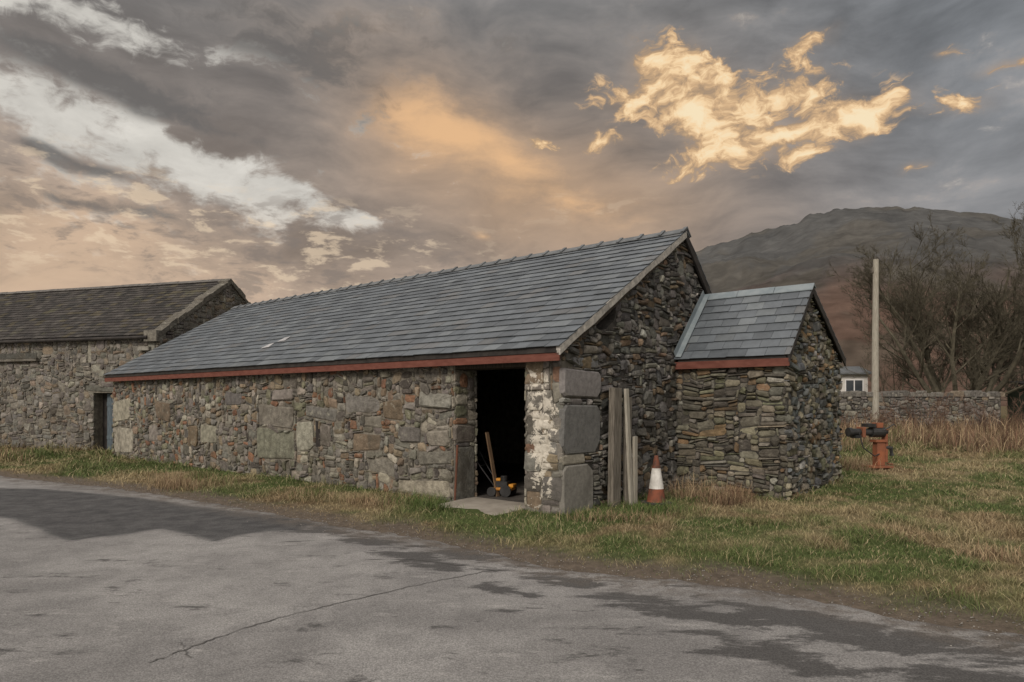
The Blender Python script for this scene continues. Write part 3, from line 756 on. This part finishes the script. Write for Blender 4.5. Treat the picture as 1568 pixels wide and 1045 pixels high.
for i,(px,py,L) in enumerate([(1110,770,.45),(1040,760,.4),(960,768,.5),(1320,700,.8),(1085,765,.6)]):
    q=pxg(px,py); tree('dead_shrub' if i==0 else 'dead_shrub.%03d'%i,(q[0],q[1],0),7,L,.005,50+i,.9,2,(5,4,3),M_bram,.02,.0018)

# ================================================================ PROPS
attach=empty
q=pxg(1005,775); e=attach('traffic_cone',(q[0],q[1],float(hz(*q))),.3)
M_or=mat_noise('dirty_orange_plastic',(.24,.075,.04),(.075,.045,.035),6,.75,.2)
M_wh=mat_noise('reflective_sleeve',(.72,.71,.68),(.45,.44,.41),6,.5,.1)
mb=MB(); mb.prism([(-.2,0),(.2,0),(.2,.035),(-.2,.035)],-.2,.2,lambda p,q:(p[0],q,p[1])); mb.make('base',mat_noise('black_rubber',(.03,.03,.03),(.07,.065,.06)),e,bevel=.01)
mb=MB(); mb.tube([(0,0,.03),(0,0,.06),(0,0,.24)],[.16,.145,.113],24); mb.tube([(0,0,.561),(0,0,.74),(0,0,.76)],[.066,.033,.025],24); mb.make('cone_body',M_or,e,smooth=False)
mb=MB(); mb.tube([(0,0,.24),(0,0,.561)],[.116,.068],24); mb.make('reflective_band',M_wh,e)
def gpt(w,off=.15): return (C0[0]+w*V[0]-U[0]*off, C0[1]+w*V[1]-U[1]*off)
g=gpt(1.18,.16); e=attach('wooden_post',(g[0],g[1],0),RZ)
mb=MB(); mb.box(-.05,.05,-.13,.1,-.1,1.86,M=Matrix.Rotation(R(-1.5),4,'X')); mb.make('board',M_wood,e,bevel=.006)
g=gpt(1.5,.2); e=attach('wooden_post.001',(g[0],g[1],0),RZ)
mb=MB(); mb.box(-.04,.05,-.07,.06,-.1,1.72); mb.make('post',M_wood,e,bevel=.006)
g=gpt(1.42,.32); e=attach('timber_board',(g[0],g[1],0),RZ)
mb=MB(); mb.box(-.02,.02,-.045,.045,-.05,1.85,M=Matrix.Rotation(R(-2),4,'Y')@Matrix.Rotation(R(1.5),4,'X')); mb.box(-.018,.02,.06,.16,-.05,1.1); mb.make('pale_board',M_woodl,e,bevel=.004)
mb=MB(); P0=[(-2.03,-.10,0),(-2.02,-.05,.92)]; mb.tube(P0,.018,8); ob=mb.make('rusty_pipe',mat_noise('rust',(.15,.06,.035),(.10,.05,.035)))
ob.location=(C0[0],C0[1],0.03); ob.rotation_euler=(0,0,RZ)
mb=MB(); mb.box(-.012,.012,-.035,.035,0,1.1,M=Matrix.Translation((-1.85,.75,.05))@Matrix.Rotation(R(-13),4,'Y')); ob=mb.make('leaning_plank',mat_noise('old_plank',(.12,.075,.045),(.18,.12,.07),4,.8,stretch=(5,5,1))); ob.location=(C0[0],C0[1],0); ob.rotation_euler=(0,0,RZ)
q=pxg(770,764); e=attach('garden_tiller',(q[0],q[1],.05),R(160))
M_y=mat_noise('orange_yellow_paint',(.6,.27,.03),(.4,.17,.03),5,.5); M_k=mat_noise('black_plastic',(.02,.02,.02),(.045,.045,.045),5,.5)
mb=MB(); mb.box(-.19,.16,-.12,.12,.1,.15); mb.box(-.22,-.13,-.09,.09,.152,.21); mb.box(.02,.12,-.07,.07,.252,.30); mb.make('cowl',M_y,e,bevel=.015)
mb=MB(); mb.box(-.11,.13,-.09,.09,.152,.25); mb.tube([(-.02,0,.25),(-.02,0,.34)],.06,12); mb.tube([(-.1,-.16,.1),(-.1,-.12,.1)],.1,16); mb.tube([(-.1,.12,.1),(-.1,.16,.1)],.1,16); mb.tube([(.15,-.16,.08),(.15,-.12,.08)],.08,16); mb.tube([(.15,.12,.08),(.15,.16,.08)],.08,16); mb.make('engine_and_wheels',M_k,e,bevel=.004)
mb=MB()
for s_ in(-.1,.1): mb.tube([(.1,s_,.15),(.32,s_*1.4,.45),(.5,s_*1.8,.72)],.011,8)
mb.tube([(.36,-.14,.51),(.36,.14,.51)],.009,8); mb.make('handles',M_k,e)
mb=MB(); mb.box(-1.3,-.75,2.2,2.7,.05,.55); mb.box(-2.5,-1.7,2.6,3.1,.05,.9); ob=mb.make('storage_crates',M_woodd,None,bevel=.01); ob.location=(C0[0],C0[1],0); ob.rotation_euler=(0,0,RZ)
q=pxg(1345,722); e=attach('log_splitter',(q[0],q[1],float(hz(*q))),R(8))
M_o2=mat_noise('orange_machine_paint',(.30,.105,.05),(.18,.075,.045),4,.6)
mb=MB(); mb.box(-.3,.25,-.2,.2,.02,.07); mb.box(-.09,.11,-.09,.09,.07,.62); mb.box(.13,.2,-.07,.07,.15,.95); mb.box(-.14,.15,-.12,.12,.62,.68); mb.box(-.48,-.4,-.12,.12,.74,.98); mb.box(-.1,.06,-.1,.1,.96,1.08); mb.tube([(.3,-.1,.1),(.3,.1,.1)],.02,8); mb.make('orange_frame',M_o2,e,bevel=.01)
mb=MB(); mb.tube([(-.75,0,.86),(.2,0,.86)],.085,14); mb.tube([(-.78,0,.86),(-.7,0,.86)],.11,14); mb.tube([(-.2,0,.86),(.12,0,.86)],.125,14); mb.box(-.35,-.15,-.13,.13,.98,1.06); mb.box(-.65,-.5,-.1,.1,.72,.79)
mb.tube([(.16,-.03,.5),(.28,-.06,.48),(.3,-.06,.3)],.05,10); mb.tube([(.05,-.12,.9),(.25,-.2,1.05),(.3,-.2,1.0)],.015,8); mb.tube([(-.55,-.08,.86),(-.5,-.16,.5),(-.2,-.15,.3),(-.05,-.1,.35)],.014,6)
mb.make('hydraulic_ram_and_motor',M_k,e)
e=attach('wooden_fence',(19.5,25.5,0.2),R(-8)); mb=MB()
for i in range(8): mb.box(i*1.5-.06,i*1.5+.06,-.06,.06,-.1,1.35+.06*math.sin(i*2.1))
for z in(.5,.85,1.18): mb.box(1.4,10.6,-.09,-.062,z,z+.09)
mb.make('posts_and_rails',M_wood,e,bevel=.01)
e=attach('timber_shed',(25.5,33,.3),R(-6)); mb=MB()
for i in range(22): mb.box(i*.15,i*.15+.143,0,.03,-.2,2.05)
mb.box(0,3.3,.04,2.5,-.2,2.0); mb.make('cladding',mat_noise('dark_green_stain',(.02,.03,.02),(.04,.05,.035)),e)
mb=MB(); mb.prism([(-.2,2.06),(2.7,2.35),(2.7,2.42),(-.2,2.13)],-.15,3.45,lambda p,q:(q,p[0],p[1])); mb.make('felt_roof',M_dark,e)

# ================================================================ SKY
w=bpy.data.worlds.new("World"); sc.world=w; w.use_nodes=True
nt=w.node_tree; nt.nodes.clear(); t=NT(nt)
try:
    w.cycles.sampling_method='NONE'
except Exception as ex: print(ex)
SUN_EL=R(36); SUN_AZ=R(208)
co=t.n('ShaderNodeTexCoord').outputs['Generated']
sp=t.n('ShaderNodeSeparateXYZ'); t.link(co,sp.inputs[0]); dx,dy,dz=sp.outputs
az=t.m('ARCTAN2',dx,dy); el=t.m('ARCSINE',dz)
cv2=t.n('ShaderNodeCombineXYZ'); t.link(az,cv2.inputs[0]); t.link(el,cv2.inputs[1]); AE_=cv2.outputs[0]
def warp(vec,scale,amt,det,rough=.6):
    c=t.noise(vec,scale,det,rough,0,1)
    s1=t.n('ShaderNodeVectorMath',operation='SUBTRACT'); t.link(c,s1.inputs[0]); s1.inputs[1].default_value=(.5,.5,.5)
    s2=t.n('ShaderNodeVectorMath',operation='MULTIPLY_ADD'); t.link(s1.outputs[0],s2.inputs[0]); s2.inputs[1].default_value=(amt,amt*.6,0); t.link(vec,s2.inputs[2])
    return s2.outputs[0]
W1=warp(AE_,3.6,.20,2,.5)
W2=warp(AE_,12.0,.09,3,.6)
rt=t.n('ShaderNodeMapping'); t.link(W1,rt.inputs[0]); rt.inputs['Rotation'].default_value=(0,0,R(14)); rt.inputs['Scale'].default_value=(1,2.6,1)
nl=t.noise(rt.outputs[0],3.0,6,.55)
nr=t.noise(rt.outputs[0],9.5,5,.6)
ns=t.noise(t.vmul(W2,(1,1.7,1)),19,5,.64)
nc=t.noise(t.vmul(AE_,(1,2.8,1)),17,5,.62,.25)       # small cloudlets
def ae(px,py): return math.atan((px-CX)/F), math.atan((HY-py)/math.hypot(F,px-CX))
def blob(px,py,rx,ry,rot=0,amp=1.0,src=None):
    a0,e0=ae(px,py); k=F/math.hypot(F,px-CX)
    mp=t.n('ShaderNodeMapping',vector_type='TEXTURE'); t.link(src or W1,mp.inputs[0])
    mp.inputs['Location'].default_value=(a0,e0,0); mp.inputs['Rotation'].default_value=(0,0,R(rot)); mp.inputs['Scale'].default_value=(2.1*rx/F*k*k,2.1*ry/F*k,1)
    g=t.n('ShaderNodeTexGradient',gradient_type='QUADRATIC_SPHERE'); t.link(mp.outputs[0],g.inputs[0])
    return g.outputs['Fac'] if amp==1.0 else t.m('MULTIPLY',g.outputs['Fac'],amp)
def add(*a):
    r_=a[0]
    for q in a[1:]: r_=t.m('ADD',r_,q)
    return r_
def nz_(n_,k): return t.m('MULTIPLY_ADD',n_,k,-.5*k)
base=t.ramp(t.m('DIVIDE',el,1.3,clamp=True),[(0,(.62,.46,.33)),(.08,(.50,.37,.275)),(.17,(.355,.28,.225)),(.28,(.255,.22,.195)),(.40,(.19,.183,.178)),(.55,(.75,.72,.70)),(1,(1.05,1.0,.96))])  # upper stops brightened above the view to add light from the zenith
right=t.m('MULTIPLY',t.mr(az,.15,.62),t.mr(el,.04,.22)); base=t.mix(t.m('MULTIPLY',right,.8),base,(.205,.222,.24))
col=t.mix(1.0,base,t.gray(t.mr(nl,.33,.68,.66,1.38,False)),'MULTIPLY')
col=t.mix(1.0,col,t.gray(t.mr(nr,.3,.7,.82,1.2,False)),'MULTIPLY')
gl=add(blob(740,240,300,120,-22),blob(900,320,300,80,-8,.55))
col=t.mix(t.mr(add(gl,nz_(nl,.9),nz_(nr,.5)),.0,1.1,0,.75),col,(.53,.35,.215))
gc_=add(blob(690,205,130,48,-28),blob(790,250,90,30,-25,.6),blob(620,180,80,30,-10,.6),blob(880,320,130,26,-10,.5),blob(730,357,26,8,0,.8),nz_(nl,.8),nz_(nr,1.1),nz_(ns,.7))
col=t.mix(t.mr(gc_,.1,1.1,0,.88),col,(.85,.52,.27))
wl=add(blob(120,350,420,90,-4),blob(60,430,300,60,0,.7),nz_(nl,.8),nz_(nr,1.2))
col=t.mix(t.mr(wl,.2,1.0,0,.75),col,(.70,.50,.34))
cm=add(blob(60,190,360,52,-14),blob(330,270,230,32,-24,.9),blob(480,325,130,22,-26,.75),blob(100,320,300,28,-6,.4),blob(200,60,260,34,-8,.75),blob(40,40,190,44,0,.65),blob(570,352,60,16,-10,.7),blob(90,390,400,30,0,.35),nz_(nl,1.3),nz_(ns,1.8),nz_(nr,1.4))
cmm=t.mr(cm,.32,.88,0,.92)
ccol=t.mix(t.mr(el,.1,.3),(.80,.64,.48),(.70,.67,.61))
ccol=t.mix(1.0,ccol,t.gray(t.mr(nr,.3,.7,.78,1.12,False)),'MULTIPLY')
col=t.mix(cmm,col,ccol)
dkc=add(blob(110,118,260,42,-4),blob(430,90,280,70,-10,.7),blob(330,215,210,22,-18,.65),blob(150,262,180,13,-4,.7),blob(60,240,130,11,0,.5),blob(330,345,240,22,-5,.6),blob(90,300,200,12,0,.5),blob(120,372,230,14,0,.45),blob(760,60,400,60,0,.4),nz_(nl,1.3),nz_(ns,1.1),nz_(nr,1.2))
col=t.mix(t.mr(dkc,.38,.88,0,.82),col,(.135,.127,.12))
# rows of small cloudlets low on the left and beneath the glow
creg=add(blob(200,345,430,85,-4),blob(430,390,380,55,-4,.6),blob(900,330,320,60,0,.35))
cl1=t.mr(add(nc,nz_(nr,.25)),.51,.64); cl2=t.mr(add(nc,nz_(nr,.25)),.47,.36)
cr=t.mr(creg,.12,.6)
col=t.mix(t.m('MULTIPLY',t.m('MULTIPLY',cl1,cr),.62),col,(.225,.185,.158))
col=t.mix(t.m('MULTIPLY',t.m('MULTIPLY',cl2,cr),.55),col,(.86,.68,.48))
B=lambda *a:blob(*a,src=W2)
gb=add(B(1085,185,85,55,-20),B(1200,210,180,26,10),B(1050,120,70,46,-35,.75),B(955,150,60,24,0,.95),B(1000,85,40,24,0,.85),B(1325,190,60,26,12,.95),B(1225,130,90,44,-10,.65),B(1255,62,50,14,15,.9),B(1230,243,42,11,0,1.0),B(1470,165,60,17,5,.9),B(1550,90,45,11,0,.95),B(1450,77,26,10,0,.9),B(1390,262,26,10,0,.8),B(815,220,40,12,0,.8),B(930,215,50,12,0,.8))
gd=add(gb,nz_(ns,2.6),nz_(nr,.6))
gm=t.m('MULTIPLY',t.mr(gd,.32,.60),t.mr(gb,.06,.28))
gcol=t.ramp(t.mr(t.m('MULTIPLY_ADD',nz_(ns,1.0),1.3,gd),.3,1.45),[(0,(.42,.29,.18)),(.3,(.70,.46,.25)),(.62,(.98,.70,.40)),(1,(1.0,.82,.54))])
halo=t.mr(add(gb,nz_(nl,.6)),.05,1.2,0,.5)
col=t.mix(halo,col,(.50,.35,.23))
col=t.mix(t.m('MULTIPLY',gm,.95),col,gcol)
bk=t.mr(dy,-.05,-.6,0,.85); col=t.mix(t.m('MULTIPLY',bk,t.mr(el,-.05,.2)),col,(1.02,.94,.87))  # sky behind the camera brightened as added fill light
sky=t.n('ShaderNodeTexSky'); sky.sky_type='NISHITA'; sky.sun_disc=False; sky.sun_elevation=SUN_EL; sky.sun_rotation=SUN_AZ
b1=t.n('ShaderNodeBackground'); t.link(sky.outputs[0],b1.inputs[0]); b1.inputs[1].default_value=.05
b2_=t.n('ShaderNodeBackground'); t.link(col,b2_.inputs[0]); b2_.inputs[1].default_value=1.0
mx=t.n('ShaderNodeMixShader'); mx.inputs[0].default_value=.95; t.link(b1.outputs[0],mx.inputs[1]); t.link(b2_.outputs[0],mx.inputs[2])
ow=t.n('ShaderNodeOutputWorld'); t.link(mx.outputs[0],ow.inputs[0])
sl_=bpy.data.lights.new('sun','SUN'); sl_.energy=2.0; sl_.angle=R(18); sl_.color=(1,.90,.79)
so=bpy.data.objects.new('sun',sl_); sc.collection.objects.link(so)
dirv=Vector((math.sin(SUN_AZ)*math.cos(SUN_EL),math.cos(SUN_AZ)*math.cos(SUN_EL),math.sin(SUN_EL)))
so.rotation_euler=dirv.to_track_quat('Z','Y').to_euler(); so.location=(0,-5,20)
cam=bpy.data.cameras.new('camera'); cam.lens=24*F/1045.33; cam.sensor_width=36; cam.shift_y=(HY-522.5)/1568; cam.clip_end=9000; cam.clip_start=.1
co_=bpy.data.objects.new('camera',cam); co_.location=(0,0,CH); co_.rotation_euler=(R(90),0,0); sc.collection.objects.link(co_); sc.camera=co_
